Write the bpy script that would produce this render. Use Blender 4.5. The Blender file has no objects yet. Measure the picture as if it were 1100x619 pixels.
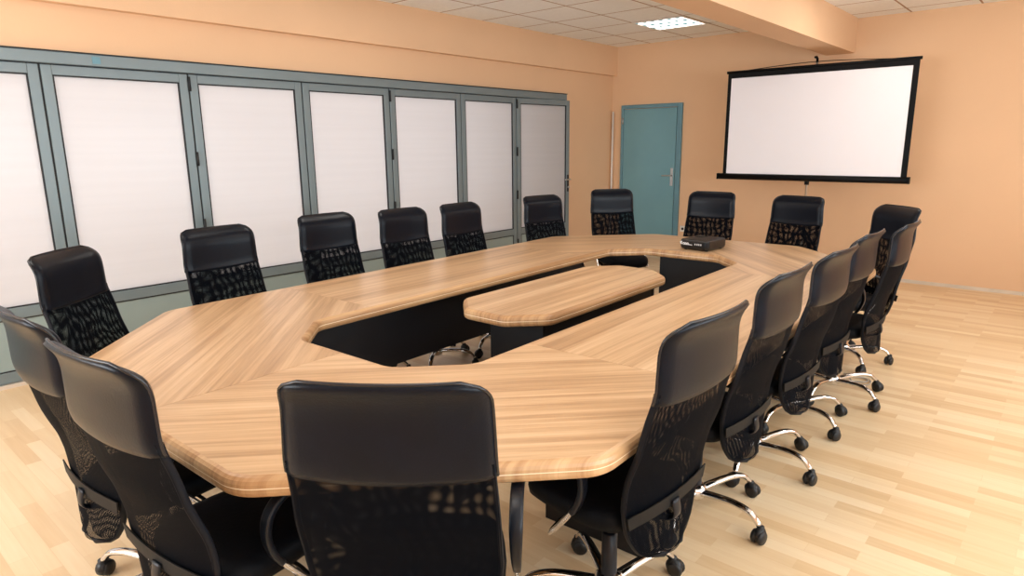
import bpy, bmesh, math, random
from mathutils import Vector, Matrix
C = bpy.context.scene.collection
sc = bpy.context.scene
PI = math.pi
random.seed(7)

# ------------------------------------------------------------------ materials
def lin(c):
    return tuple(((v/255)/12.92 if v/255 <= .04045 else ((v/255+.055)/1.055)**2.4) for v in c)
def new_mat(name):
    m = bpy.data.materials.new(name); m.use_nodes = True
    nt = m.node_tree
    return m, nt, nt.nodes['Principled BSDF']
def node(nt, kind, **kw):
    n = nt.nodes.new(kind)
    for k, v in kw.items(): setattr(n, k, v)
    return n
def ramp(nt, stops):
    r = node(nt, 'ShaderNodeValToRGB')
    e = r.color_ramp.elements
    while len(e) < len(stops): e.new(.5)
    for i, (p, c) in enumerate(stops):
        e[i].position = p; e[i].color = (*c, 1)
    return r
def plain(name, rgb, rough=.5, metal=0, var=.06, scale=8, bump=0, spec=.5, bscale=60):
    m, nt, p = new_mat(name)
    c = lin(rgb)
    tc = node(nt, 'ShaderNodeTexCoord')
    n = node(nt, 'ShaderNodeTexNoise'); n.inputs['Scale'].default_value = scale; n.inputs['Detail'].default_value = 4
    nt.links.new(tc.outputs['Object'], n.inputs['Vector'])
    r = ramp(nt, [(.3, tuple(v*(1-var) for v in c)), (.7, tuple(min(1, v*(1+var)) for v in c))])
    nt.links.new(n.outputs['Fac'], r.inputs['Fac'])
    nt.links.new(r.outputs['Color'], p.inputs['Base Color'])
    p.inputs['Roughness'].default_value = rough
    p.inputs['Metallic'].default_value = metal
    p.inputs['Specular IOR Level'].default_value = spec
    if bump:
        n2 = node(nt, 'ShaderNodeTexNoise'); n2.inputs['Scale'].default_value = bscale; n2.inputs['Detail'].default_value = 3
        nt.links.new(tc.outputs['Object'], n2.inputs['Vector'])
        b = node(nt, 'ShaderNodeBump'); b.inputs['Strength'].default_value = bump; b.inputs['Distance'].default_value = .01
        nt.links.new(n2.outputs['Fac'], b.inputs['Height']); nt.links.new(b.outputs['Normal'], p.inputs['Normal'])
    return m

def wood(name, angle, cols, seam=True):
    """table laminate, grain running at `angle` (deg) in the object's own xy plane"""
    m, nt, p = new_mat(name)
    tc = node(nt, 'ShaderNodeTexCoord')
    mp = node(nt, 'ShaderNodeMapping'); mp.vector_type = 'POINT'
    mp.inputs['Rotation'].default_value = (0, 0, -math.radians(angle))
    nt.links.new(tc.outputs['Object'], mp.inputs['Vector'])
    def streak(sx, sy, detail, dist=.0):
        m2 = node(nt, 'ShaderNodeMapping'); m2.inputs['Scale'].default_value = (sx, sy, 1)
        nt.links.new(mp.outputs['Vector'], m2.inputs['Vector'])
        n = node(nt, 'ShaderNodeTexNoise'); n.inputs['Scale'].default_value = 1; n.inputs['Detail'].default_value = detail
        n.inputs['Roughness'].default_value = .6; n.inputs['Distortion'].default_value = dist
        nt.links.new(m2.outputs['Vector'], n.inputs['Vector'])
        return n
    a = streak(.5, 19, 3, .25); b = streak(2.2, 75, 4); c = streak(9, 260, 2)
    ma = node(nt, 'ShaderNodeMath', operation='MULTIPLY'); ma.inputs[1].default_value = .62
    mb = node(nt, 'ShaderNodeMath', operation='MULTIPLY_ADD'); mb.inputs[1].default_value = .28
    mc = node(nt, 'ShaderNodeMath', operation='MULTIPLY_ADD'); mc.inputs[1].default_value = .10
    nt.links.new(a.outputs['Fac'], ma.inputs[0])
    nt.links.new(b.outputs['Fac'], mb.inputs[0]); nt.links.new(ma.outputs[0], mb.inputs[2])
    nt.links.new(c.outputs['Fac'], mc.inputs[0]); nt.links.new(mb.outputs[0], mc.inputs[2])
    r = ramp(nt, [(.36, lin(cols[0])), (.46, lin(cols[1])), (.53, lin(cols[2])), (.66, lin(cols[3]))])
    nt.links.new(mc.outputs[0], r.inputs['Fac'])
    out = r.outputs['Color']
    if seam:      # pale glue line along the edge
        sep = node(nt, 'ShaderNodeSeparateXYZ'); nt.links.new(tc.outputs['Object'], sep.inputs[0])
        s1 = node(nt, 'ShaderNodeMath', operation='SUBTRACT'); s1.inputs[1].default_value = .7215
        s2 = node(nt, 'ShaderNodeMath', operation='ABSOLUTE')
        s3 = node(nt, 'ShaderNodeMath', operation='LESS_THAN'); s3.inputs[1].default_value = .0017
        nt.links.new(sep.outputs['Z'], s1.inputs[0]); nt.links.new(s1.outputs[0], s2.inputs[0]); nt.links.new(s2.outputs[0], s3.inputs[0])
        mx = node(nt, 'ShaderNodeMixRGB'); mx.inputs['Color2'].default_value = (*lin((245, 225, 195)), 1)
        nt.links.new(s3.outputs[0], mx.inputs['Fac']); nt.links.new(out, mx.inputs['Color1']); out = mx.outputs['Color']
    nt.links.new(out, p.inputs['Base Color'])
    p.inputs['Roughness'].default_value = .33
    p.inputs['Specular IOR Level'].default_value = .45
    return m

def floor_mat():
    m, nt, p = new_mat('beech_strip_floor')
    tc = node(nt, 'ShaderNodeTexCoord')
    br = node(nt, 'ShaderNodeTexBrick')
    br.offset = .37; br.offset_frequency = 2; br.squash = 1
    br.inputs['Scale'].default_value = 1
    br.inputs['Mortar Size'].default_value = .0009
    br.inputs['Mortar Smooth'].default_value = .3
    br.inputs['Brick Width'].default_value = .46
    br.inputs['Row Height'].default_value = .068
    br.inputs['Bias'].default_value = 0
    br.inputs['Color1'].default_value = (0, 0, 0, 1); br.inputs['Color2'].default_value = (1, 1, 1, 1); br.inputs['Mortar'].default_value = (.2, .2, .2, 1)
    nt.links.new(tc.outputs['Object'], br.inputs['Vector'])
    mp = node(nt, 'ShaderNodeMapping'); mp.inputs['Scale'].default_value = (2.5, 45, 1)
    nt.links.new(tc.outputs['Object'], mp.inputs['Vector'])
    n = node(nt, 'ShaderNodeTexNoise'); n.inputs['Scale'].default_value = 1; n.inputs['Detail'].default_value = 4
    nt.links.new(mp.outputs['Vector'], n.inputs['Vector'])
    mixf = node(nt, 'ShaderNodeMath', operation='MULTIPLY_ADD'); mixf.inputs[1].default_value = .45
    sub = node(nt, 'ShaderNodeMath', operation='MULTIPLY'); sub.inputs[1].default_value = .62
    sp = node(nt, 'ShaderNodeSeparateColor')
    nt.links.new(br.outputs['Color'], sp.inputs[0]); nt.links.new(sp.outputs[0], sub.inputs[0])
    nt.links.new(n.outputs['Fac'], mixf.inputs[0]); nt.links.new(sub.outputs[0], mixf.inputs[2])
    r = ramp(nt, [(.12, lin((212, 176, 132))), (.4, lin((224, 192, 150))), (.65, lin((231, 203, 164))), (.95, lin((238, 215, 181)))])
    nt.links.new(mixf.outputs[0], r.inputs['Fac']); nt.links.new(r.outputs['Color'], p.inputs['Base Color'])
    p.inputs['Roughness'].default_value = .36; p.inputs['Specular IOR Level'].default_value = .45
    return m

def mesh_fabric(name, pitch, open_, rgb, tilt, warp):
    m, nt, p = new_mat(name)
    p.inputs['Base Color'].default_value = (*lin(rgb), 1); p.inputs['Roughness'].default_value = .7
    p.inputs['Specular IOR Level'].default_value = .05
    tc = node(nt, 'ShaderNodeTexCoord')
    nz = node(nt, 'ShaderNodeTexNoise'); nz.inputs['Scale'].default_value = 7; nz.inputs['Detail'].default_value = 1
    nt.links.new(tc.outputs['Object'], nz.inputs['Vector'])
    vm = node(nt, 'ShaderNodeVectorMath', operation='MULTIPLY_ADD'); vm.inputs[1].default_value = (warp, warp, warp)
    nt.links.new(nz.outputs['Color'], vm.inputs[0]); nt.links.new(tc.outputs['Object'], vm.inputs[2])
    def s(dx, dz, amp):
        d = node(nt, 'ShaderNodeVectorMath', operation='DOT_PRODUCT'); d.inputs[1].default_value = (dx, 0, dz)
        a = node(nt, 'ShaderNodeMath', operation='MULTIPLY'); a.inputs[1].default_value = 2*PI/pitch
        b = node(nt, 'ShaderNodeMath', operation='SINE'); c = node(nt, 'ShaderNodeMath', operation='MULTIPLY'); c.inputs[1].default_value = amp
        nt.links.new(vm.outputs[0], d.inputs[0]); nt.links.new(d.outputs['Value'], a.inputs[0]); nt.links.new(a.outputs[0], b.inputs[0]); nt.links.new(b.outputs[0], c.inputs[0]); return c.outputs[0]
    ca, sa = math.cos(tilt), math.sin(tilt)
    ad = node(nt, 'ShaderNodeMath', operation='ADD')
    nt.links.new(s(ca, sa, .58), ad.inputs[0]); nt.links.new(s(-sa, ca, .42), ad.inputs[1])
    gt = node(nt, 'ShaderNodeMapRange'); gt.inputs['From Min'].default_value = open_; gt.inputs['From Max'].default_value = open_+.15
    nt.links.new(ad.outputs[0], gt.inputs['Value'])
    tr = node(nt, 'ShaderNodeBsdfTransparent'); mix = node(nt, 'ShaderNodeMixShader')
    nt.links.new(gt.outputs['Result'], mix.inputs['Fac']); nt.links.new(p.outputs[0], mix.inputs[1]); nt.links.new(tr.outputs[0], mix.inputs[2])
    nt.links.new(mix.outputs[0], nt.nodes['Material Output'].inputs['Surface'])
    return m

def pane_mat():
    m, nt, p = new_mat('frosted_glass')
    tc = node(nt, 'ShaderNodeTexCoord')
    mp = node(nt, 'ShaderNodeMapping'); mp.inputs['Scale'].default_value = (1, .6, 22)
    n = node(nt, 'ShaderNodeTexNoise'); n.inputs['Scale'].default_value = 1; n.inputs['Detail'].default_value = 2
    nt.links.new(tc.outputs['Object'], mp.inputs['Vector']); nt.links.new(mp.outputs['Vector'], n.inputs['Vector'])
    r = ramp(nt, [(.3, (.77, .725, .72)), (.7, (.79, .745, .74))])
    nt.links.new(n.outputs['Fac'], r.inputs['Fac'])
    nt.links.new(r.outputs['Color'], p.inputs['Base Color'])
    p.inputs['Roughness'].default_value = .2; p.inputs['Specular IOR Level'].default_value = .5
    t = node(nt, 'ShaderNodeBsdfTranslucent'); nt.links.new(r.outputs['Color'], t.inputs['Color'])
    mix = node(nt, 'ShaderNodeMixShader'); mix.inputs['Fac'].default_value = .70
    nt.links.new(p.outputs[0], mix.inputs[1]); nt.links.new(t.outputs[0], mix.inputs[2])
    nt.links.new(mix.outputs[0], nt.nodes['Material Output'].inputs['Surface'])
    return m

def ceiling_mat():
    m, nt, p = new_mat('mineral_tile')
    tc = node(nt, 'ShaderNodeTexCoord'); sep = node(nt, 'ShaderNodeSeparateXYZ'); nt.links.new(tc.outputs['Object'], sep.inputs[0])
    def line(sock, pitch, off):
        a = node(nt, 'ShaderNodeMath', operation='ADD'); a.inputs[1].default_value = -off+pitch*200
        b = node(nt, 'ShaderNodeMath', operation='MODULO'); b.inputs[1].default_value = pitch
        c = node(nt, 'ShaderNodeMath', operation='SUBTRACT'); c.inputs[1].default_value = pitch/2
        d = node(nt, 'ShaderNodeMath', operation='ABSOLUTE')
        e = node(nt, 'ShaderNodeMath', operation='GREATER_THAN'); e.inputs[1].default_value = pitch/2-.0095
        nt.links.new(sock, a.inputs[0]); nt.links.new(a.outputs[0], b.inputs[0]); nt.links.new(b.outputs[0], c.inputs[0])
        nt.links.new(c.outputs[0], d.inputs[0]); nt.links.new(d.outputs[0], e.inputs[0]); return e.outputs[0]
    mx = node(nt, 'ShaderNodeMath', operation='MAXIMUM')
    nt.links.new(line(sep.outputs['X'], .617, -4.062), mx.inputs[0]); nt.links.new(line(sep.outputs['Y'], .625, 6.79), mx.inputs[1])
    n = node(nt, 'ShaderNodeTexNoise'); n.inputs['Scale'].default_value = 30; nt.links.new(tc.outputs['Object'], n.inputs['Vector'])
    r = ramp(nt, [(.3, lin((243, 243, 241))), (.7, lin((249, 249, 247)))])
    nt.links.new(n.outputs['Fac'], r.inputs['Fac'])
    mc = node(nt, 'ShaderNodeMixRGB'); mc.inputs['Color2'].default_value = (*lin((176, 146, 120)), 1)
    nt.links.new(mx.outputs[0], mc.inputs['Fac']); nt.links.new(r.outputs['Color'], mc.inputs['Color1'])
    nt.links.new(mc.outputs['Color'], p.inputs['Base Color']); p.inputs['Roughness'].default_value = .9
    return m

def emit(name, rgb, s):
    m, nt, p = new_mat(name)
    p.inputs['Base Color'].default_value = (*rgb, 1)
    p.inputs['Emission Color'].default_value = (*rgb, 1); p.inputs['Emission Strength'].default_value = s
    return m

def lamp_mat(strength, thr, dark):
    m, nt, p = new_mat('louvred_lamp_diffuser')
    tc = node(nt, 'ShaderNodeTexCoord'); sep = node(nt, 'ShaderNodeSeparateXYZ'); nt.links.new(tc.outputs['Object'], sep.inputs[0])
    def wv(sock, n, thr):
        a = node(nt, 'ShaderNodeMath', operation='MULTIPLY'); a.inputs[1].default_value = n*2*PI/.6
        b = node(nt, 'ShaderNodeMath', operation='SINE'); c = node(nt, 'ShaderNodeMath', operation='GREATER_THAN'); c.inputs[1].default_value = thr
        nt.links.new(sock, a.inputs[0]); nt.links.new(a.outputs[0], b.inputs[0]); nt.links.new(b.outputs[0], c.inputs[0]); return c.outputs[0]
    mu = node(nt, 'ShaderNodeMath', operation='MULTIPLY'); nt.links.new(wv(sep.outputs['X'], 6, thr), mu.inputs[0]); nt.links.new(wv(sep.outputs['Y'], 3, thr), mu.inputs[1])
    mx = node(nt, 'ShaderNodeMixRGB'); mx.inputs['Color1'].default_value = (1, .93, .85, 1); mx.inputs['Color2'].default_value = dark
    nt.links.new(mu.outputs[0], mx.inputs['Fac']); nt.links.new(mx.outputs['Color'], p.inputs['Emission Color'])
    p.inputs['Base Color'].default_value = (.1, .1, .1, 1); p.inputs['Emission Strength'].default_value = strength
    return m

WC = [(172, 137, 103), (192, 156, 119), (206, 171, 133), (220, 188, 152)]
M = dict(
    wall=plain('orange_plaster', (229, 190, 153), .75, var=.025, scale=1.2, bump=.06, spec=.3),
    floor=floor_mat(), ceiling=ceiling_mat(),
    alu=plain('grey_painted_aluminium', (120, 134, 139), .38, .15, var=.04, scale=3),
    alu_panel=plain('grey_infill_panel', (146, 164, 164), .42, .1, var=.03, scale=2),
    gasket=plain('black_rubber_gasket', (16, 20, 24), .6),
    pane=pane_mat(),
    door=plain('blue_grey_door_paint', (112, 158, 170), .34, .1, var=.03, scale=2),
    door_frame=plain('blue_grey_frame_paint', (100, 142, 157), .34, .1),
    steel=plain('brushed_steel', (200, 200, 200), .3, .9),
    chrome=plain('chrome', (225, 222, 220), .08, 1, var=.02),
    leather=plain('black_leather', (7, 14, 25), .30, var=.15, scale=14, bump=.08, spec=.2, bscale=220),
    piping=plain('black_leather_piping', (10, 16, 27), .25, var=.1, spec=.6),
    plastic=plain('black_plastic', (10, 16, 26), .36, var=.1, spec=.35),
    frame=plain('black_fabric_edging', (9, 13, 22), .6, spec=.25),
    rubber=plain('black_caster_rubber', (12, 14, 18), .45),
    seatf=plain('black_seat_fabric', (8, 10, 15), .6, var=.2, scale=40, bump=.1, spec=.12),
    meshA=mesh_fabric('black_mesh_front', .0036, .34, (5, 8, 15), .70, .010),
    meshB=mesh_fabric('black_mesh_back', .0038, .42, (5, 8, 15), .76, .016),
    band=plain('black_lumbar_strap', (13, 14, 16), .6, spec=.25),
    navy=plain('navy_panel', (7, 10, 19), .5, var=.1),
    screen=plain('white_projection_fabric', (240, 237, 243), .8, var=.008, scale=2),
    black=plain('black_screen_casing', (5, 6, 8), .5, spec=.15),
    white=plain('white_plastic', (228, 222, 214), .4),
    trim=plain('pale_skirting', (214, 200, 184), .5),
    proj=plain('black_projector_plastic', (14, 16, 20), .28, spec=.6),
    mark=plain('pale_lettering', (245, 246, 248), .5),
    cable=plain('pale_cable', (170, 160, 150), .5),
    lampw=lamp_mat(3, 0, (.01, .11, .125, 1)), lampb=lamp_mat(15.5, .3, (.01, .03, .03, 1)),
)
WE = [(150, 112, 76), (174, 132, 92), (190, 150, 108), (207, 170, 128)]  # edge wood, darker and more orange than the top
GR = {'side': wood('laminate_grain_along_table', 90, WC), 'd45': wood('laminate_grain_diagonal_right', 45, WC),
      'd135': wood('laminate_grain_diagonal_left', 135, WC), 'edge': wood('darker_edge_wood', 90, WE)}

# ------------------------------------------------------------------ helpers
def obj(name, bm, mats, parent=None, smooth=False, bevel=0, loc=None):
    me = bpy.data.meshes.new(name)
    bmesh.ops.recalc_face_normals(bm, faces=bm.faces)
    bm.to_mesh(me); bm.free()
    for m in (mats if isinstance(mats, (list, tuple)) else [mats]): me.materials.append(m)
    o = bpy.data.objects.new(name, me); C.objects.link(o)
    if parent: o.parent = parent
    if loc: o.location = loc
    if smooth:
        for f in me.polygons: f.use_smooth = True
    if bevel:
        b = o.modifiers.new('bevel', 'BEVEL'); b.width = bevel; b.segments = 2; b.limit_method = 'ANGLE'
    return o
def empty(name, label, cat, loc=(0, 0, 0), rz=0, group=None):
    o = bpy.data.objects.new(name, None); C.objects.link(o)
    o.location = loc; o.rotation_euler = (0, 0, rz); o.empty_display_size = .1
    o['label'] = label; o['category'] = cat
    if group: o['group'] = group
    return o
def tag(o, label, cat, group=None):
    o['label'] = label; o['category'] = cat
    if group: o['group'] = group
    return o
def struct(name, bm, m, label, cat, bevel=0, smooth=False):
    o = obj(name, bm, m, None, smooth, bevel); o['kind'] = 'structure'; o['label'] = label; o['category'] = cat
    return o
def box(bm, x0, x1, y0, y1, z0, z1, mi=0):
    v = [bm.verts.new((x, y, z)) for x in (x0, x1) for y in (y0, y1) for z in (z0, z1)]
    for f in ((0, 1, 3, 2), (4, 6, 7, 5), (0, 4, 5, 1), (2, 3, 7, 6), (0, 2, 6, 4), (1, 5, 7, 3)):
        bm.faces.new([v[i] for i in f]).material_index = mi
def B(*a): bm = bmesh.new(); box(bm, *a); return bm
def catmull(pts, n=6):
    P = [Vector(p) for p in pts]; out = []
    for i in range(len(P)-1):
        a = P[i-1] if i else P[0]*2-P[1]; b = P[i]; c = P[i+1]; d = P[i+2] if i+2 < len(P) else P[-1]*2-P[-2]
        for k in range(n):
            t = k/n
            out.append(.5*((2*b)+(c-a)*t+(2*a-5*b+4*c-d)*t*t+(-a+3*b-3*c+d)*t**3))
    out.append(P[-1]); return out
def tube(bm, pts, r, seg=10, ry=None, side=None, cap=True, mi=0, power=1):
    """sweep; r may be a list; ry = second radius; `side` = fixed direction of the first radius"""
    n = len(pts); pts = [Vector(p) for p in pts]; rings = []
    prev = None
    for i, p in enumerate(pts):
        t = (pts[min(i+1, n-1)]-pts[max(i-1, 0)]).normalized()
        if side is not None: a = Vector(side); a = (a-t*a.dot(t)).normalized()
        else:
            a = prev if prev is not None else (Vector((0, 0, 1)) if abs(t.z) < .9 else Vector((1, 0, 0)))
            a = (a-t*a.dot(t)).normalized(); prev = a
        b = t.cross(a)
        r1 = r[i] if isinstance(r, (list, tuple)) else r
        r2 = (ry[i] if isinstance(ry, (list, tuple)) else ry) if ry is not None else r1
        cc = [(math.cos(2*PI*(k+.5*(power < 1))/seg), math.sin(2*PI*(k+.5*(power < 1))/seg)) for k in range(seg)]
        cc = [(math.copysign(abs(u)**power, u), math.copysign(abs(v)**power, v)) for u, v in cc]
        rings.append([bm.verts.new(p+a*u*r1+b*v*r2) for u, v in cc])
    for i in range(n-1):
        for k in range(seg):
            bm.faces.new((rings[i][k], rings[i][(k+1) % seg], rings[i+1][(k+1) % seg], rings[i+1][k])).material_index = mi
    if cap:
        bm.faces.new(rings[0][::-1]).material_index = mi; bm.faces.new(rings[-1]).material_index = mi
def lathe(bm, prof, seg=16, M4=None, mi=0):
    M4 = M4 or Matrix(); rings = []
    for r, z in prof:
        rings.append([bm.verts.new(M4 @ Vector((max(r, 1e-4)*math.cos(2*PI*k/seg), max(r, 1e-4)*math.sin(2*PI*k/seg), z))) for k in range(seg)])
    for a, b in zip(rings, rings[1:]):
        for k in range(seg): bm.faces.new((a[k], a[(k+1) % seg], b[(k+1) % seg], b[k])).material_index = mi
    bm.faces.new(rings[0][::-1]).material_index = mi; bm.faces.new(rings[-1]).material_index = mi
def lerp_tab(tab, z):
    if z <= tab[0][0]: return tab[0][1]
    for (a, va), (b, vb) in zip(tab, tab[1:]):
        if z <= b:
            t = (z-a)/(b-a); return va+(vb-va)*t
    return tab[-1][1]
def smooth_tab(tab, z, w=.02):
    return sum(lerp_tab(tab, z+d*w) for d in (-1, -.5, 0, .5, 1))/5

# ------------------------------------------------------------------ camera (solved from the photograph's vanishing points)
RX = Vector((0.757, 0.653, -0.010)); RD = Vector((0.133, -0.169, -0.977)); RF = Vector((-0.639, 0.738, -0.215))
RF.normalize(); RX = (RX-RF*RX.dot(RF)).normalized(); RD = RF.cross(RX)
cam = bpy.data.cameras.new('camera'); co = bpy.data.objects.new('camera', cam); C.objects.link(co)
up = -RD; bk = -RF
co.matrix_world = Matrix(((RX.x, up.x, bk.x, 0), (RX.y, up.y, bk.y, 0), (RX.z, up.z, bk.z, 1.56), (0, 0, 0, 1)))
cam.sensor_width = 36; cam.lens = 701.3/1100*36; cam.clip_start = .05
sc.camera = co

# ------------------------------------------------------------------ room shell
XL, YF, ZC = -5.26, 8.315, 2.88
XR, YB = 2.3, -2.2
struct('floor', B(-7.0, XR+.1, YB-.1, YF+.1, -.1, 0), M['floor'], 'light beech strip floor with short staggered boards', 'floor')
struct('ceiling', B(-7.0, XR+.1, YB-.1, YF+.1, ZC, ZC+.1), M['ceiling'], 'suspended ceiling of off-white square tiles', 'ceiling')
struct('wall_far', B(-7.0, XR+.1, YF, YF+.15, 0, ZC), M['wall'], 'orange plaster wall behind the door and the projection screen', 'wall')
bm = bmesh.new()
box(bm, XL-.15, XL, 7.17, YF, 0, ZC)                      # beyond the partition
box(bm, XL-.15, XL, YB, 7.17, 2.17, ZC)                   # above the partition
box(bm, XL, XL+.075, YB, YF, 2.49, ZC)                     # bulkhead
struct('wall_left', bm, M['wall'], 'orange plaster wall with a shallow bulkhead above the frosted folding partition', 'wall')
bm = bmesh.new(); box(bm, -7.0, -4.9, YB-.15, YB, 0, ZC); box(bm, -1.6, XR+.1, YB-.15, YB, 0, ZC)
box(bm, -4.9, -1.6, YB-.15, YB, 0, .9); box(bm, -4.9, -1.6, YB-.15, YB, 2.3, ZC)
struct('wall_back', bm, M['wall'], 'orange plaster wall behind the camera', 'wall')
bm = bmesh.new()                                           # window wall on the right, outside the frame
box(bm, XR, XR+.15, YB, YF, 0, .9); box(bm, XR, XR+.15, YB, YF, 2.3, ZC)
for y0, y1 in ((YB, -1.4), (.9, 1.3), (3.5, 3.9), (6.1, YF)): box(bm, XR, XR+.15, y0, y1, .9, 2.3)
struct('wall_right', bm, M['wall'], 'orange plaster wall with window openings', 'wall')
struct('trim_beam', B(-2.405, -2.105, YB, YF, 2.515, ZC), M['wall'], 'orange ceiling beam running above the table to the far wall', 'beam')
struct('baseboard_far', B(-4.13, XR, YF-.014, YF, 0, .035), M['trim'], 'thin pale skirting strip along the far wall', 'skirting')
struct('baseboard_left', B(XL-.05, XL+.03, YB, 7.17, 0, .024), M['trim'], 'pale threshold strip under the folding partition', 'threshold')
# unseen corridor wall, coloured blue so its bounce tints the last leaf
bm = bmesh.new(); box(bm, -6.95, -6.85, YB, YF, 0, ZC)
struct('wall_corridor', bm, plain('blue_bounce_wall', (130, 195, 210), .8), 'unseen corridor wall behind the frosted partition, blue to tint the light through it', 'wall')

# door in far wall
d = empty('door_1', 'closed blue-grey door with chrome lever handle in the far wall', 'door', (-4.61, YF, 0)); d['kind'] = 'structure'
bm = bmesh.new()
box(bm, -.475, -.435, -.035, 0, 0, 2.08); box(bm, .395, .465, -.035, 0, 0, 2.08); box(bm, -.435, .395, -.035, 0, 2.03, 2.08)
obj('door_frame', bm, M['door_frame'], d, bevel=.004)
obj('door_leaf', B(-.432, .385, -.026, -.002, .005, 2.024), M['door'], d, bevel=.003)
bm = bmesh.new(); box(bm, .325, .365, -.034, -.026, .98, 1.22)
obj('handle_plate', bm, M['steel'], d, bevel=.003)
bm = bmesh.new(); tube(bm, [(.345, -.034, 1.12), (.345, -.075, 1.12)], .009); tube(bm, catmull([(.345, -.075, 1.12), (.30, -.08, 1.12), (.22, -.075, 1.118)]), .009)
obj('lever_handle', bm, M['steel'], d, smooth=True)
bm = bmesh.new()
for z in (.25, 1.82): tube(bm, [(-.44, -.04, z), (-.44, -.04, z+.09)], .008)
obj('hinge', bm, M['steel'], d, smooth=True)

# wall outlet and pipe
o = empty('wall_socket', 'small white power socket low on the wall right of the door', 'socket', (-4.075, YF, .40))
obj('faceplate', B(-.04, .04, -.012, 0, -.04, .04), M['white'], o, bevel=.003)
bm = bmesh.new(); lathe(bm, [(.018, 0), (.018, .004)], 14, Matrix.Translation((0, -.012, 0)) @ Matrix.Rotation(PI/2, 4, 'X'))
obj('socket_hole', bm, M['gasket'], o)
bm = bmesh.new(); tube(bm, [(-5.222, 8.27, 0), (-5.210, 8.27, 2.0)], .014, 10)
tag(obj('pipe', bm, M['white'], smooth=True), 'thin white pole standing upright in the corner left of the door', 'pole')

# ------------------------------------------------------------------ folding partition
XP = XL+.01
part = empty('partition_track', 'long grey aluminium header carrying the folding partition, with its side jamb', 'track', (XP, 0, 0))
bm = bmesh.new(); box(bm, -.07, .028, YB+.02, 7.165, 2.110, 2.186)
obj('header_rail', bm, M['alu'], part, bevel=.004)
bm = bmesh.new(); box(bm, -.072, .034, YB+.02, 7.168, 2.186, 2.194)
obj('header_cap', bm, M['gasket'], part)
bm = bmesh.new(); box(bm, -.045, -.015, YB+.02, 7.10, 2.104, 2.110)
obj('header_light_stop', bm, M['gasket'], part)  # black strip added to stop corridor light leaking above the leaves
bm = bmesh.new(); box(bm, -.05, .034, 1.50+.18, 1.55+.18, 2.125, 2.172)
obj('label_plate', bm, M['door_frame'], part)
LY = [-1.42, -.50, .41, 1.374, 2.326, 3.296, 4.257, 5.242, 6.18]
def leaf(y0, y1, rot, label, handle, hinge_side):
    g = .006; w = y1-y0-2*g; st = .062
    r = empty('partition_leaf', label, 'partition panel', (XP-.0, y0+g, 0), rot, 'frosted leaves of the folding partition')
    # local: y along the leaf, x=thickness (room side +)
    x0, x1 = -.045, .0
    bm = bmesh.new()
    box(bm, x0, x1, 0, st, .03, 2.104); box(bm, x0, x1, w-st, w, .03, 2.104)
    box(bm, x0, x1, st, w-st, 2.04, 2.104); box(bm, x0, x1, st, w-st, .457, .532); box(bm, x0, x1, st, w-st, .03, .104)
    obj('leaf_frame', bm, M['alu'], r, bevel=.004)
    bm = bmesh.new(); e = .008
    for z0, z1 in ((.532, 2.04), (.104, .457)):
        box(bm, -.022, -.003, st, st+e, z0, z1); box(bm, -.022, -.003, w-st-e, w-st, z0, z1)
        box(bm, -.022, -.003, st+e, w-st-e, z0, z0+e); box(bm, -.022, -.003, st+e, w-st-e, z1-e, z1)
    box(bm, -.04, -.012, w-.001, w+2*g-.0005, .03, 2.104)  # black end strip added so no light shows between leaves
    obj('gasket', bm, M['gasket'], r)
    obj('glass_pane', B(-.026, -.018, st, w-st, .532, 2.04), M['pane'], r)
    obj('lower_panel', B(-.026, -.010, st+e, w-st-e, .104+e, .457-e), M['alu_panel'], r)
    if hinge_side:
        for z in (1.98, 1.42, .9, .3):
            bm = bmesh.new(); tube(bm, [(.008, -.004, z), (.008, -.004, z+.105)], .011, 8)
            obj('hinge', bm, M['gasket'], r, smooth=True)
    if handle:
        bm = bmesh.new(); box(bm, 0, .008, w-.043, w-.015, .94, 1.16)
        h = obj('lock_plate', bm, M['gasket'], r, bevel=.002)
        bm = bmesh.new(); tube(bm, [(.008, w-.03, 1.10), (.05, w-.03, 1.10)], .009); tube(bm, catmull([(.05, w-.03, 1.10), (.055, w-.07, 1.10), (.05, w-.13, 1.10)]), .009)
        obj('lever_handle', bm, M['steel'], r, smooth=True)
        bm = bmesh.new(); tube(bm, [(.008, w-.03, 1.0), (.03, w-.03, 1.0)], .013)
        obj('key_cylinder', bm, M['steel'], r, smooth=True)
    return r
names = ['frosted partition leaf outside the left edge, farthest from the far wall', 'frosted partition leaf outside the left edge, second from its near end',
         'frosted partition leaf cut off by the left edge of the photo',
         'widest fully seen frosted leaf, behind the chair nearest the partition at left', 'frosted leaf right of the first hinge pair, behind two chairs',
         'frosted leaf in the middle of the partition, fourth from the left edge', 'frosted leaf fifth from the left, between the third and fourth mullion pairs',
         'frosted leaf sixth from the left, showing a faint bluish reflection low down', 'rightmost frosted leaf, bluish, slightly ajar, with lock and handle']
for i, y in enumerate(LY):
    y1 = LY[i+1] if i+1 < len(LY) else 7.14
    last = i == len(LY)-1
    leaf(y, y1, -math.radians(6) if last else 0, names[i], last, i in (4, 6, 8, 2))
bm = bmesh.new(); box(bm, XP-.12, XP-.05, 7.10, 7.17, 0, 2.11)
o = obj('partition_jamb', bm, M['alu'], None, bevel=.004); tag(o, 'grey jamb post closing the right end of the partition', 'jamb')

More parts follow.
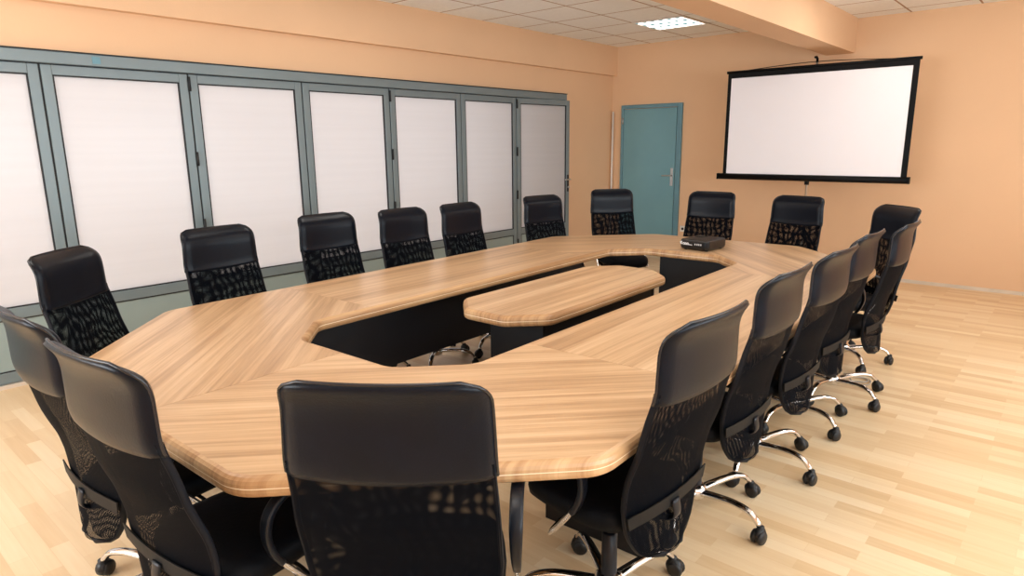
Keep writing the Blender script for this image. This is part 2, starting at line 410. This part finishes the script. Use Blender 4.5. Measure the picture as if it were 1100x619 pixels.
# ------------------------------------------------------------------ ceiling light
def ceiling_light(x0, y0, label, k=1):
    r = empty('ceiling_light', label, 'ceiling light', (x0, y0, ZC), 0, 'square louvred lights in the tiled ceiling')
    w, l = .617, .625
    bm = bmesh.new(); t = .018
    box(bm, 0, w, 0, t, -.012, -.001); box(bm, 0, w, l-t, l, -.012, -.001); box(bm, 0, t, t, l-t, -.012, -.001); box(bm, w-t, w, t, l-t, -.012, -.001)
    obj('frame', bm, M['white'], r)
    obj('diffuser', B(t, w-t, t, l-t, -.006, -.002), M['lampw' if k else 'lampb'], r)
    return r
def area(name, loc, rot, sx, sy, energy, col):
    L = bpy.data.lights.new(name, 'AREA'); L.shape = 'RECTANGLE'; L.size = sx; L.size_y = sy; L.energy = energy; L.color = col
    o = bpy.data.objects.new(name, L); C.objects.link(o); o.location = loc; o.rotation_euler = rot
    return o
ceiling_light(-4.062, 6.79, 'louvred square ceiling light glowing white near the far left corner')
for x, y, lab in ((-4.062, 3.04, 'louvred ceiling light above the left side of the table'), (-1.594, 3.04, 'louvred ceiling light above the right side of the table'),
                  (-1.594-.0, .54, 'louvred ceiling light above the near end of the table'), (-4.062, .54-.0, 'louvred ceiling light above the near left chairs'),
                  (.257, 4.915, 'louvred ceiling light right of the table near the far wall'), (-1.594, 6.165, 'unseen louvred ceiling light added above the far end to brighten the far wall'), (.257, 1.165, 'louvred ceiling light right of the camera')):  # far-end light added out of view to brighten far wall and screen
    ceiling_light(x, y, lab, 0)

# ------------------------------------------------------------------ conference table
def rounded(pts, radii, npc=6, nline=3):
    """open polyline with filleted interior corners, fixed sample count"""
    P = [Vector((*p, 0)) for p in pts]; out = [P[0]]
    for i in range(1, len(P)-1):
        a = (P[i-1]-P[i]).normalized(); b = (P[i+1]-P[i]).normalized()
        ang = a.angle(b); dd = radii[i-1]/math.tan(ang/2)
        s = P[i]+a*dd; e = P[i]+b*dd
        cen = P[i]+(a+b).normalized()*(radii[i-1]/math.sin(ang/2))
        s0 = out[-1]
        for k in range(1, nline): out.append(s0.lerp(s, k/nline))
        v0 = s-cen; v1 = e-cen; tot = v0.angle(v1); ax = v0.cross(v1).normalized()
        for k in range(npc+1): out.append(cen+Matrix.Rotation(tot*k/npc, 3, ax) @ v0)
    s0 = out[-1]
    for k in range(1, nline+1): out.append(s0.lerp(P[-1], k/nline))
    return out
TH = .056; ZT = .750
EDGE = [(-.022, 0), (-.012, -.0025), (-.004, -.009), (0, -.018), (.0015, -.0285), (0, -.029), (.001, -.040), (-.002, -.049), (-.009, -TH+.001), (-.02, -TH)]
def normals2(pts, closed=False):
    n = len(pts); out = []
    for i in range(n):
        a = pts[(i-1) % n] if (closed or i) else pts[0]; b = pts[(i+1) % n] if (closed or i < n-1) else pts[-1]
        t = (b-a).normalized(); out.append(Vector((t.y, -t.x, 0)))
    return out
def slab_section(bm, O, I):
    nO = normals2(O); nI = normals2(I)
    # make outer normals point away from inner line
    if (O[0]-I[0]).dot(nO[0]) < 0: nO = [-v for v in nO]
    if (I[0]-O[0]).dot(nI[0]) < 0: nI = [-v for v in nI]
    rows = []
    for i in range(len(O)):
        row = [O[i]+nO[i]*o+Vector((0, 0, ZT+z)) for o, z in reversed(EDGE)]
        row += [I[i]+nI[i]*o+Vector((0, 0, ZT+z)) for o, z in EDGE]
        rows.append([bm.verts.new(p) for p in row])
    m = len(rows[0])
    for a, b in zip(rows, rows[1:]):
        for k in range(m): bm.faces.new((a[k], a[(k+1) % m], b[(k+1) % m], b[k])).material_index = 0 if k == len(EDGE)-1 else 1
    bm.faces.new(rows[0]); bm.faces.new(rows[-1][::-1])
TABLE_ROT = math.radians(1.4)
table = empty('conference_table', 'large pale wood ring-shaped conference table with chamfered ends and open centre', 'table', (-2.195, 3.0, 0), TABLE_ROT)
HW, HL, CH = 1.305, 2.355, .67
IW, IL, CI = .50, 1.54, .22
SY = 1.0
G = .0008
def sec(O, I, mat):
    bm = bmesh.new(); slab_section(bm, O, I)
    o = obj('tabletop_section', bm, [mat, GR['edge']], table)
    for f in o.data.polygons: f.use_smooth = False
    return o
for sx in (-1, 1):
    O = [Vector((sx*HW, y, 0)) for y in (-SY+G, SY-G)]; I = [Vector((sx*IW, y, 0)) for y in (-SY+G, SY-G)]
    sec(O, I, GR['side'])
    for sy in (-1, 1):
        O = rounded([(sx*HW, sy*SY), (sx*HW, sy*(HL-CH)), (sx*(HW-CH), sy*HL), (sx*G, sy*HL)], (.14, .14), 8)
        I = rounded([(sx*IW, sy*SY), (sx*IW, sy*(IL-CI)), (sx*(IW-CI), sy*IL), (sx*G, sy*IL)], (.06, .06) if 0 else (.09, .09), 8)
        sec(O, I, GR['d135'] if sx*sy > 0 else GR['d45'])
ZU = ZT-TH
def panel(parent, x0, x1, y0, y1, z0, z1, name='modesty_panel'):
    return obj(name, B(x0, x1, y0, y1, z0, z1), M['navy'], parent, bevel=.002)
for sx in (-1, 1):
    for y in (-1.015, 1.10):
        a, b = sorted((sx*.625, sx*(1.10 if sx > 0 and y < 0 else .86))); panel(table, a, b, y-.013, y+.013, .0, ZU, 'leg_panel')
    a, b = sorted((sx*.60, sx*.62)); panel(table, a, b, -1.55, 1.10, .36 if sx < 0 else .30, ZU)
# end panels
panel(table, -.23, .50, 1.66, 1.685, .0, ZU, 'end_panel')
panel(table, -.85, .60, -1.70, -1.675, .0, ZU, 'end_panel')

# low centre table
ctr = empty('centre_table', 'narrow pale wood table standing in the open centre of the ring table', 'table', (-2.165, 3.03, 0), math.radians(1.0))
w2, l2, c2 = .30, .765, .17
loop = [(-w2, -l2+c2), (-w2+c2, -l2), (w2-c2, -l2), (w2, -l2+c2), (w2, l2-c2), (w2-c2, l2), (-w2+c2, l2), (-w2, l2-c2)]
def round_loop(pts, r, n=6):
    P = [Vector((*p, 0)) for p in pts]; out = []
    for i in range(len(P)):
        a = (P[i-1]-P[i]).normalized(); b = (P[(i+1) % len(P)]-P[i]).normalized(); ang = a.angle(b)
        dd = r/math.tan(ang/2); s = P[i]+a*dd; cen = P[i]+(a+b).normalized()*(r/math.sin(ang/2)); e = P[i]+b*dd
        v0 = s-cen; v1 = e-cen; ax = v0.cross(v1).normalized(); tot = v0.angle(v1)
        for k in range(n+1): out.append(cen+Matrix.Rotation(tot*k/n, 3, ax) @ v0)
    return out
bm = bmesh.new(); L = round_loop(loop, .08); nn = normals2(L, True)
rings = [[bm.verts.new(p+nv*o+Vector((0, 0, ZT+z))) for p, nv in zip(L, nn)] for o, z in EDGE]
for a, b in zip(rings, rings[1:]):
    for k in range(len(a)): bm.faces.new((a[k], a[(k+1) % len(a)], b[(k+1) % len(a)], b[k])).material_index = 1
bm.faces.new(rings[0]); bm.faces.new(rings[-1][::-1])
obj('tabletop', bm, [GR['side'], GR['edge']], ctr)
bm = bmesh.new(); box(bm, -.12, .23, -.58, -.555, 0, ZU); box(bm, -.12, .23, .555, .58, 0, ZU)
obj('leg_panel', B(-.12, .23, -.58, -.555, 0, ZU), M['navy'], ctr, bevel=.002); bm.free()
obj('leg_panel', B(-.12, .23, .555, .58, 0, ZU), M['navy'], ctr, bevel=.002)
obj('side_panel', B(.205, .228, -.553, .553, .05, ZU), M['navy'], ctr, bevel=.002)
obj('side_panel', B(-.118, -.095, -.553, .553, .05, ZU), M['navy'], ctr, bevel=.002)

# ------------------------------------------------------------------ chair
PROF = [(.33, .075), (.38, .088), (.44, .097), (.50, .096), (.56, .094), (.64, .078), (.735, .043), (.82, .025), (.905, .0), (.98, -.001), (1.03, -.002), (1.06, -.010), (1.08, -.024), (1.095, -.042), (1.108, -.062)]
def prof(z): return smooth_tab(PROF, z, .018)-.29
HWT = [(.33, .07), (.345, .115), (.37, .15), (.41, .180), (.46, .204), (.53, .222), (.62, .230), (.75, .229), (.90, .222)]
def chair(label):
    r = empty('conference_chair', label, 'chair', (0, 0, 0), 0, 'high-back black mesh conference chairs around the table')
    # mesh back: front and rear layers with a closed rim
    z0, z1 = .33, .915; NU, NV = 14, 26
    bm = bmesh.new(); lay = []
    for s, mi in ((1, 0), (-1, 1)):
        g = []
        for j in range(NV+1):
            z = z0+(z1-z0)*j/NV; hw = lerp_tab(HWT, z)
            row = []
            for i in range(NU+1):
                u = -1+2*i/NU
                dish = -.019*(1-u*u); zz = z+(-.010*(1-u*u) if j == NV else 0)
                row.append(bm.verts.new((u*hw, prof(z)+dish+s*(.009+.004*(1-u*u)), zz)))
            g.append(row)
        for j in range(NV):
            for i in range(NU): bm.faces.new((g[j][i], g[j][i+1], g[j+1][i+1], g[j+1][i])).material_index = mi
        lay.append(g)
    obj('mesh_back', bm, [M['meshA'], M['meshB']], r, smooth=True)
    # side rim of the back: one continuous tube down one side, under and up the other
    pts = []
    for s in (-1, 1):
        zs = [z1-.01-(z1-.01-.34)*k/20 for k in range(21)]
        side = [(s*(lerp_tab(HWT, z)-.004), prof(z), z) for z in zs]
        if s < 0: pts += side; pts += [(-.05, prof(.33)-.022, .333), (0, prof(.33)-.025, .332), (.05, prof(.33)-.022, .333)]
        else: pts += side[::-1]
    bm = bmesh.new(); tube(bm, pts, .006, 8, ry=.010, side=(1, 0, 0)); obj('back_frame', bm, M['frame'], r, smooth=True)
    # upright support behind the mesh
    bm = bmesh.new()
    tube(bm, catmull([(0, -.03, .425), (0, -.14, .412), (0, prof(.47)-.045, .44), (0, prof(.50)-.045, .50)]), .022, 8, ry=.005, side=(1, 0, 0))
    obj('back_support', bm, M['plastic'], r, smooth=True)
    # headrest pad in leather
    bm = bmesh.new(); NU, NV = 20, 18; zt = 1.108; zb = .882
    grids = []
    for s in (1, -1):
        g = []
        for j in range(NV+1):
            v = j/NV; z = zb+(zt-zb)*v
            hw = .227-.010*v
            rr = .055; dz = zt-z
            ins = rr-math.sqrt(max(0, rr*rr-(rr-dz)**2)) if dz < rr else 0
            hw -= ins
            row = []
            for i in range(NU+1):
                u = -1+2*i/NU
                dish = -.017*(1-u*u)
                ft = (1-abs(u)**16)**.5*(1-(2*max(0, v-.5))**6)**.5
                th = .020*ft if 0 < i < NU and j < NV else 0
                if j == 0: th = max(th, .016)*(1 if 0 < i < NU else .3)
                zz = z-.011*(1-u*u)*(1-v)
                row.append(bm.verts.new((u*hw, prof(z)+dish+s*max(th, .002), zz)))
            g.append(row)
        for j in range(NV):
            for i in range(NU): bm.faces.new((g[j][i], g[j][i+1], g[j+1][i+1], g[j+1][i]))
        grids.append(g)
    f, b = grids
    rim = lambda g: [g[0][i] for i in range(NU+1)]+[g[j][NU] for j in range(1, NV+1)]+[g[NV][i] for i in range(NU-1, -1, -1)]+[g[j][0] for j in range(NV-1, 0, -1)]
    rf, rb = rim(f), rim(b)
    for k in range(len(rf)): bm.faces.new((rf[k], rf[(k+1) % len(rf)], rb[(k+1) % len(rf)], rb[k]))
    piping = [Vector(((rf[k].co+rb[k].co)/2)) for k in range(NU, len(rf))]+[(rf[0].co+rb[0].co)/2]
    hr = obj('headrest', bm, M['leather'], r, smooth=True)
    bm = bmesh.new(); tube(bm, piping, .004, 6); obj('piping', bm, M['piping'], hr, smooth=True)
    # lumbar strap across the rear face
    bm = bmesh.new(); ga = []
    for i in range(17):
        u = -1.03+2.06*i/16; row = []
        for (z, t) in ((.480, .018), (.480, .022), (.522, .022), (.522, .018)):
            row.append(bm.verts.new((u*lerp_tab(HWT, z), prof(z)-.019*(1-min(1, u*u))-t, z)))
        ga.append(row)
    for a, b2 in zip(ga, ga[1:]):
        for k in range(4): bm.faces.new((a[k], a[(k+1) % 4], b2[(k+1) % 4], b2[k]))
    bm.faces.new(ga[0]); bm.faces.new(ga[-1][::-1])
    obj('lumbar_strap', bm, M['band'], r)
    # seat cushion
    bm = bmesh.new(); N = 18; lays = []
    for (z, sc_) in ((.425, .90), (.432, .98), (.455, 1.0), (.478, .985), (.492, .93), (.498, .80), (.500, .4)):
        ring = []
        for k in range(4*N):
            a = 2*PI*k/(4*N); c_, s_ = math.cos(a), math.sin(a); e = .42
            y = .215*sc_*math.copysign(abs(s_)**e, s_)+.035; x = (.222-.30*max(0, y)**1.5)*sc_*math.copysign(abs(c_)**e, c_)
            zz = z-(.035*max(0, (y-.13)/.14)**2 if y > .13 else 0)
            ring.append(bm.verts.new((x, y, zz)))
        lays.append(ring)
    for a, b2 in zip(lays, lays[1:]):
        for k in range(len(a)): bm.faces.new((a[k], a[(k+1) % len(a)], b2[(k+1) % len(a)], b2[k]))
    bm.faces.new(lays[0][::-1]); bm.faces.new(lays[-1])
    obj('seat', bm, M['seatf'], r, smooth=True)
    bm = bmesh.new(); box(bm, -.09, .09, -.10, .12, .385, .426); obj('tilt_mechanism', bm, M['plastic'], r, bevel=.01)
    bm = bmesh.new(); tube(bm, [(.08, .02, .40), (.20, .03, .395), (.235, .03, .392)], [.005, .005, .012]); obj('height_lever', bm, M['plastic'], r, smooth=True)
    # arms
    for s in (-1, 1):
        X = s*.252
        bm = bmesh.new()
        P = catmull([(X, .12, .658), (X, .07, .672), (X, .03, .678), (X, -.025, .668), (X, -.065, .630), (X, -.075, .575), (X, -.060, .520), (X, -.035, .480)], 5)
        n = len(P); rs = [.018*(1 if k < n*.6 else 1-.45*(k-n*.6)/(n*.4)) for k in range(n)]; rs[0] = .014
        tube(bm, P, rs, 12, ry=[.009 if k < n*.75 else .009 for k in range(n)], side=(1, 0, 0), power=.45)
        a = obj('armrest', bm, M['plastic'], r, smooth=True)
        bm = bmesh.new(); tube(bm, catmull([(X, -.042, .490), (X, .02, .410), (s*.246, .055, .372), (s*.18, .06, .385), (s*.08, .05, .395)], 6), .0085, 10)
        obj('arm_rod', bm, M['chrome'], a, smooth=True)
    # gas lift and base
    bm = bmesh.new(); lathe(bm, [(.014, .28), (.014, .39)], 14); lathe(bm, [(.026, .09), (.028, .12), (.026, .28), (.018, .285)], 16)
    obj('gas_lift', bm, M['plastic'], r, smooth=True)
    bm = bmesh.new(); lathe(bm, [(.03, .065), (.048, .075), (.05, .115), (.035, .13)], 20)
    A0 = math.radians(-98)
    for k in range(5):
        a = A0+k*2*PI/5; c_, s_ = math.cos(a), math.sin(a)
        P = catmull([(c_*.03, s_*.03, .098), (c_*.12, s_*.12, .112), (c_*.20, s_*.20, .118), (c_*.265, s_*.265, .105), (c_*.305, s_*.305, .068)], 5)
        n = len(P); tube(bm, P, [.022-.009*i/(n-1) for i in range(n)], 10, ry=[.014-.003*i/(n-1) for i in range(n)], side=(-s_, c_, 0))
    base = obj('star_base', bm, M['chrome'], r, smooth=True)
    for k in range(5):
        a = A0+k*2*PI/5; sw = a+PI/2+.5*math.sin(k*2.3)
        T = Matrix.Translation((math.cos(a)*.310, math.sin(a)*.310, 0)) @ Matrix.Rotation(sw, 4, 'Z')
        bm = bmesh.new()
        for s in (-1, 1):
            lathe(bm, [(.006, -.011), (.024, -.010), (.029, -.004), (.029, .004), (.024, .010), (.006, .011)], 16, T @ Matrix.Translation((-.012, s*.014, .029)) @ Matrix.Rotation(PI/2, 4, 'X'))
        lathe(bm, [(.013, .03), (.016, .045), (.014, .07), (.008, .074)], 12, T)
        # hood
        lathe(bm, [(.010, -.022), (.022, -.020), (.0335, -.010), (.0335, .010), (.022, .020), (.010, .022)], 14, T @ Matrix.Translation((-.006, 0, .036)) @ Matrix.Rotation(PI/2, 4, 'X') @ Matrix.Scale(.92, 4))
        obj('caster', bm, M['rubber'], base, smooth=True)
    return r
proto = chair('proto')
def copy_tree(o, parent=None):
    c = o.copy(); C.objects.link(c); c.parent = parent
    for ch in list(o.children): copy_tree(ch, c)
    return c
# x, y of the back's upper edge and the facing angle (degrees)
CH_ = [
 (-1.022, .782, 127.5, 'black mesh chair nearest the camera, seen squarely from behind at the table corner'),
 (-1.700, .482, 95.5, 'black mesh chair seen from behind at lower left, overlapping the left end of the table'),
 (-2.285, .480, 92, 'black mesh chair cut off by the left edge, its chrome caster leg on pale floor'),
 (-3.428, .900, 40.5, 'black mesh chair facing the camera at the near left corner of the table'),
 (-3.724, 1.729, 5.5, 'black mesh chair nearest the camera on the partition side of the table'),
 (-3.840, 2.533, 0.5, 'second black mesh chair along the partition side, standing a bit further back'),
 (-3.695, 3.078, 0, 'third black mesh chair along the partition side of the table'),
 (-3.658, 3.634, 1.5, 'fourth black mesh chair along the partition side, right next to the third'),
 (-3.602, 4.603, -11, 'fifth black mesh chair along the partition side, before the rightmost frosted leaf'),
 (-3.534, 5.628, -36, 'black mesh chair at the far end standing in front of the grey door'),
 (-2.577, 5.807, -88, 'black mesh chair at the far end just behind the projector'),
 (-1.781, 5.721, -100, 'black mesh chair at the far end below the projection screen'),
 (-.965, 5.21, -132, 'black mesh chair facing the camera at the far right corner of the table'),
 (-0.738, 4.245, 178.8, 'farthest black chair of the right row, seen edge-on before the corner chair'),
 (-0.808, 3.683, 178, 'second farthest black chair of the row along the right side of the table'),
 (-0.785, 3.046, 177.5, 'middle black chair of the five along the right side of the table'),
 (-0.798, 2.440, 179, 'black chair second nearest the camera along the right side of the table'),
 (-0.757, 1.684, 177, 'black chair nearest the camera along the right side, its back rising before the tabletop'),
]
SPIN = {0: 51, 1: 18, 2: 16, 3: 249, 4: 8, 5: 27, 6: -6, 7: 50, 8: 7, 9: -198, 10: -383, 11: -245, 12: -523, 13: -15, 14: -14, 15: 0, 16: 0, 17: 12}
for i, (x, y, deg, lab) in enumerate(CH_):
    c = proto if i == 0 else copy_tree(proto)
    th = math.radians(deg); f = Vector((math.cos(th), math.sin(th)))
    c.location = (x+f.x*.29, y+f.y*.29, 0); c.rotation_euler = (0, 0, th-PI/2); c['label'] = lab
    for ch in c.children:
        if ch.name.startswith('star_base'): ch.rotation_euler = (0, 0, math.radians(SPIN.get(i, 0)))

# ------------------------------------------------------------------ projector
p = empty('projector', 'small black projector lying on the far end of the wooden table', 'projector', (-2.17, 4.785, ZT), math.radians(-6))
bm = bmesh.new(); NW = []
for (z, ins) in ((.008, .012), (.016, .004), (.03, 0), (.066, 0), (.078, .004), (.083, .014)):
    hw_, hd_ = .125-ins, .14-ins; rr = .03-ins*.5
    L = round_loop([(-hw_, -hd_), (hw_, -hd_), (hw_, hd_), (-hw_, hd_)], max(rr, .01), 4)
    NW.append([bm.verts.new(v+Vector((0, 0, z))) for v in L])
for a, b in zip(NW, NW[1:]):
    for k in range(len(a)): bm.faces.new((a[k], a[(k+1) % len(a)], b[(k+1) % len(a)], b[k]))
bm.faces.new(NW[0][::-1]); bm.faces.new(NW[-1])
obj('body', bm, M['proj'], p, bevel=.002)
bm = bmesh.new()
for sx in (-1, 1):
    for sy in (-1, 1): lathe(bm, [(.012, 0), (.012, .009)], 12, Matrix.Translation((sx*.09, sy*.1, 0)))
obj('feet', bm, M['gasket'], p)
bm = bmesh.new(); lathe(bm, [(.026, 0), (.026, .012), (.02, .014), (.018, .008)], 20, Matrix.Translation((.055, .138, .042)) @ Matrix.Rotation(-PI/2, 4, 'X'))
obj('lens', bm, M['gasket'], p, smooth=True)
bm = bmesh.new()            # pale script-like marking and port symbols on the face
tube(bm, catmull([(-.108, -.1415, .050), (-.100, -.1415, .062), (-.112, -.1415, .060), (-.104, -.1415, .044), (-.090, -.1415, .052), (-.080, -.1415, .056), (-.074, -.1415, .048), (-.066, -.1415, .056), (-.058, -.1415, .048), (-.05, -.1415, .056), (-.04, -.1415, .048)], 5), .0034, 5)
obj('lettering', bm, M['mark'], p)
bm = bmesh.new(); box(bm, -.09, -.01, -.1422, -.1402, .040, .0455); 
for x in (.012, .030, .045, .062): box(bm, x, x+.006, -.1422, -.1402, .043, .056)
obj('port_marks', bm, M['mark'], p)
bm = bmesh.new()
for i in range(4): box(bm, -.085+.018*i, -.075+.018*i, .02, .05, .083, .086)
lathe(bm, [(.014, .083), (.014, .087)], 14, Matrix.Translation((-.03, .09, 0)))
obj('button', bm, M['gasket'], p)

# ------------------------------------------------------------------ projection screen on its stand
SYD = 7.6
s = empty('projection_screen', 'white projection screen with black borders on a tripod stand before the far wall', 'projection screen', (-2.30, SYD, 0))
bm = bmesh.new(); box(bm, -.905, .912, -.003, .003, 1.19, 2.272)
obj('screen_fabric', bm, M['screen'], s)
bm = bmesh.new()
def quad(x0, x1, z0, z1): box(bm, x0, x1, -.006, .004, z0, z1)
box(bm, -.945, -.905, -.006, .004, 1.19, 2.33); box(bm, .912, .965, -.006, .004, 1.19, 2.33); box(bm, -.905, .912, -.006, .004, 2.272, 2.33)
obj('border', bm, M['black'], s)
bm = bmesh.new(); tube(bm, [(-.96, 0, 2.338), (.98, 0, 2.338)], .016, 10)
obj('top_bar', bm, M['black'], s, smooth=True)
bm = bmesh.new(); tube(bm, catmull([(-.75, 0, 2.348), (-.35, 0, 2.372), (0, .0, 2.382), (.35, 0, 2.372), (.75, 0, 2.348)]), .004, 6)
obj('carry_wire', bm, M['black'], s, smooth=True)
bm = bmesh.new(); tube(bm, [(-1.0, 0, 1.165), (.985, 0, 1.165)], .035, 14)
cs = obj('roller_case', bm, M['black'], s, smooth=True)
bm = bmesh.new()
for x0, x1 in ((-1.01, -.995), (.98, .995)): box(bm, x0, x1, -.034, .034, 1.13, 1.20)
obj('end_cap', bm, M['black'], s, bevel=.004)
bm = bmesh.new(); box(bm, -.02, .02, .03, .07, 1.09, 1.17)
obj('case_bracket', bm, M['black'], s, bevel=.003)
bm = bmesh.new(); tube(bm, [(0, .055, .35), (0, .055, 2.38)], .012, 10)
obj('pole', bm, M['steel'], s, smooth=True)
bm = bmesh.new(); tube(bm, [(0, .055, 2.38), (0, .055, 2.415), (0, .02, 2.43), (0, -.02, 2.425)], .013, 8)
obj('hook', bm, M['black'], s, smooth=True)
for k in range(3):
    a = PI/2+k*2*PI/3
    bm = bmesh.new(); tube(bm, catmull([(0, .055, .62), (.30*math.cos(a), .055+.30*math.sin(a), .30), (.50*math.cos(a), .055+.50*math.sin(a), .012)]), .012, 8)
    l = obj('tripod_leg', bm, M['black'], s, smooth=True)
    bm = bmesh.new(); tube(bm, [(0, .055, .36), (.24*math.cos(a), .055+.24*math.sin(a), .37)], .007, 6); obj('brace', bm, M['black'], l, smooth=True)

# loose cable by the casters of the right row
bm = bmesh.new()
tube(bm, catmull([(-1.30, 4.22, .006), (-1.18, 4.40, .006), (-1.06, 4.50, .006), (-.96, 4.56, .006), (-.90, 4.60, .006), (-.92, 4.66, .008), (-1.0, 4.62, .013), (-.96, 4.53, .008), (-.88, 4.55, .006), (-.90, 4.66, .006), (-1.06, 4.68, .006)]), .004, 6)
tag(obj('cable', bm, M['cable'], smooth=True), 'thin pale cable looped on the floor beside the casters of the right row', 'cable')

# ------------------------------------------------------------------ light
for y0, y1 in ((-1.4, .9), (1.3, 3.5), (3.9, 6.1)):     # daylight through the windows on the right
    area('window_daylight', (XR+.10, (y0+y1)/2, 1.6), (0, PI/2+.35, 0), 1.4, y1-y0, 88, (.84, .94, 1))
area('window_daylight', (-3.25, YB-.10, 1.6), (PI/2, 0, 0), 3.3, 1.4, 165, (.90, .96, 1))
area('corridor_daylight', (-6.7, 1.95, 1.5), (0, -PI/2, 0), 2.4, 8.2, 150, (.95, .96, 1))
w = bpy.data.worlds.new('world'); sc.world = w; w.use_nodes = True
bg = w.node_tree.nodes['Background']; bg.inputs[0].default_value = (.85, .93, 1, 1); bg.inputs[1].default_value = .7
sc.view_settings.view_transform = 'Standard'; sc.view_settings.look = 'None'; sc.view_settings.gamma = 1
sc.view_settings.use_curve_mapping = False; sc.view_settings.exposure = -.19
sc.cycles.transparent_max_bounces = 24
sc.cycles.max_bounces = 8
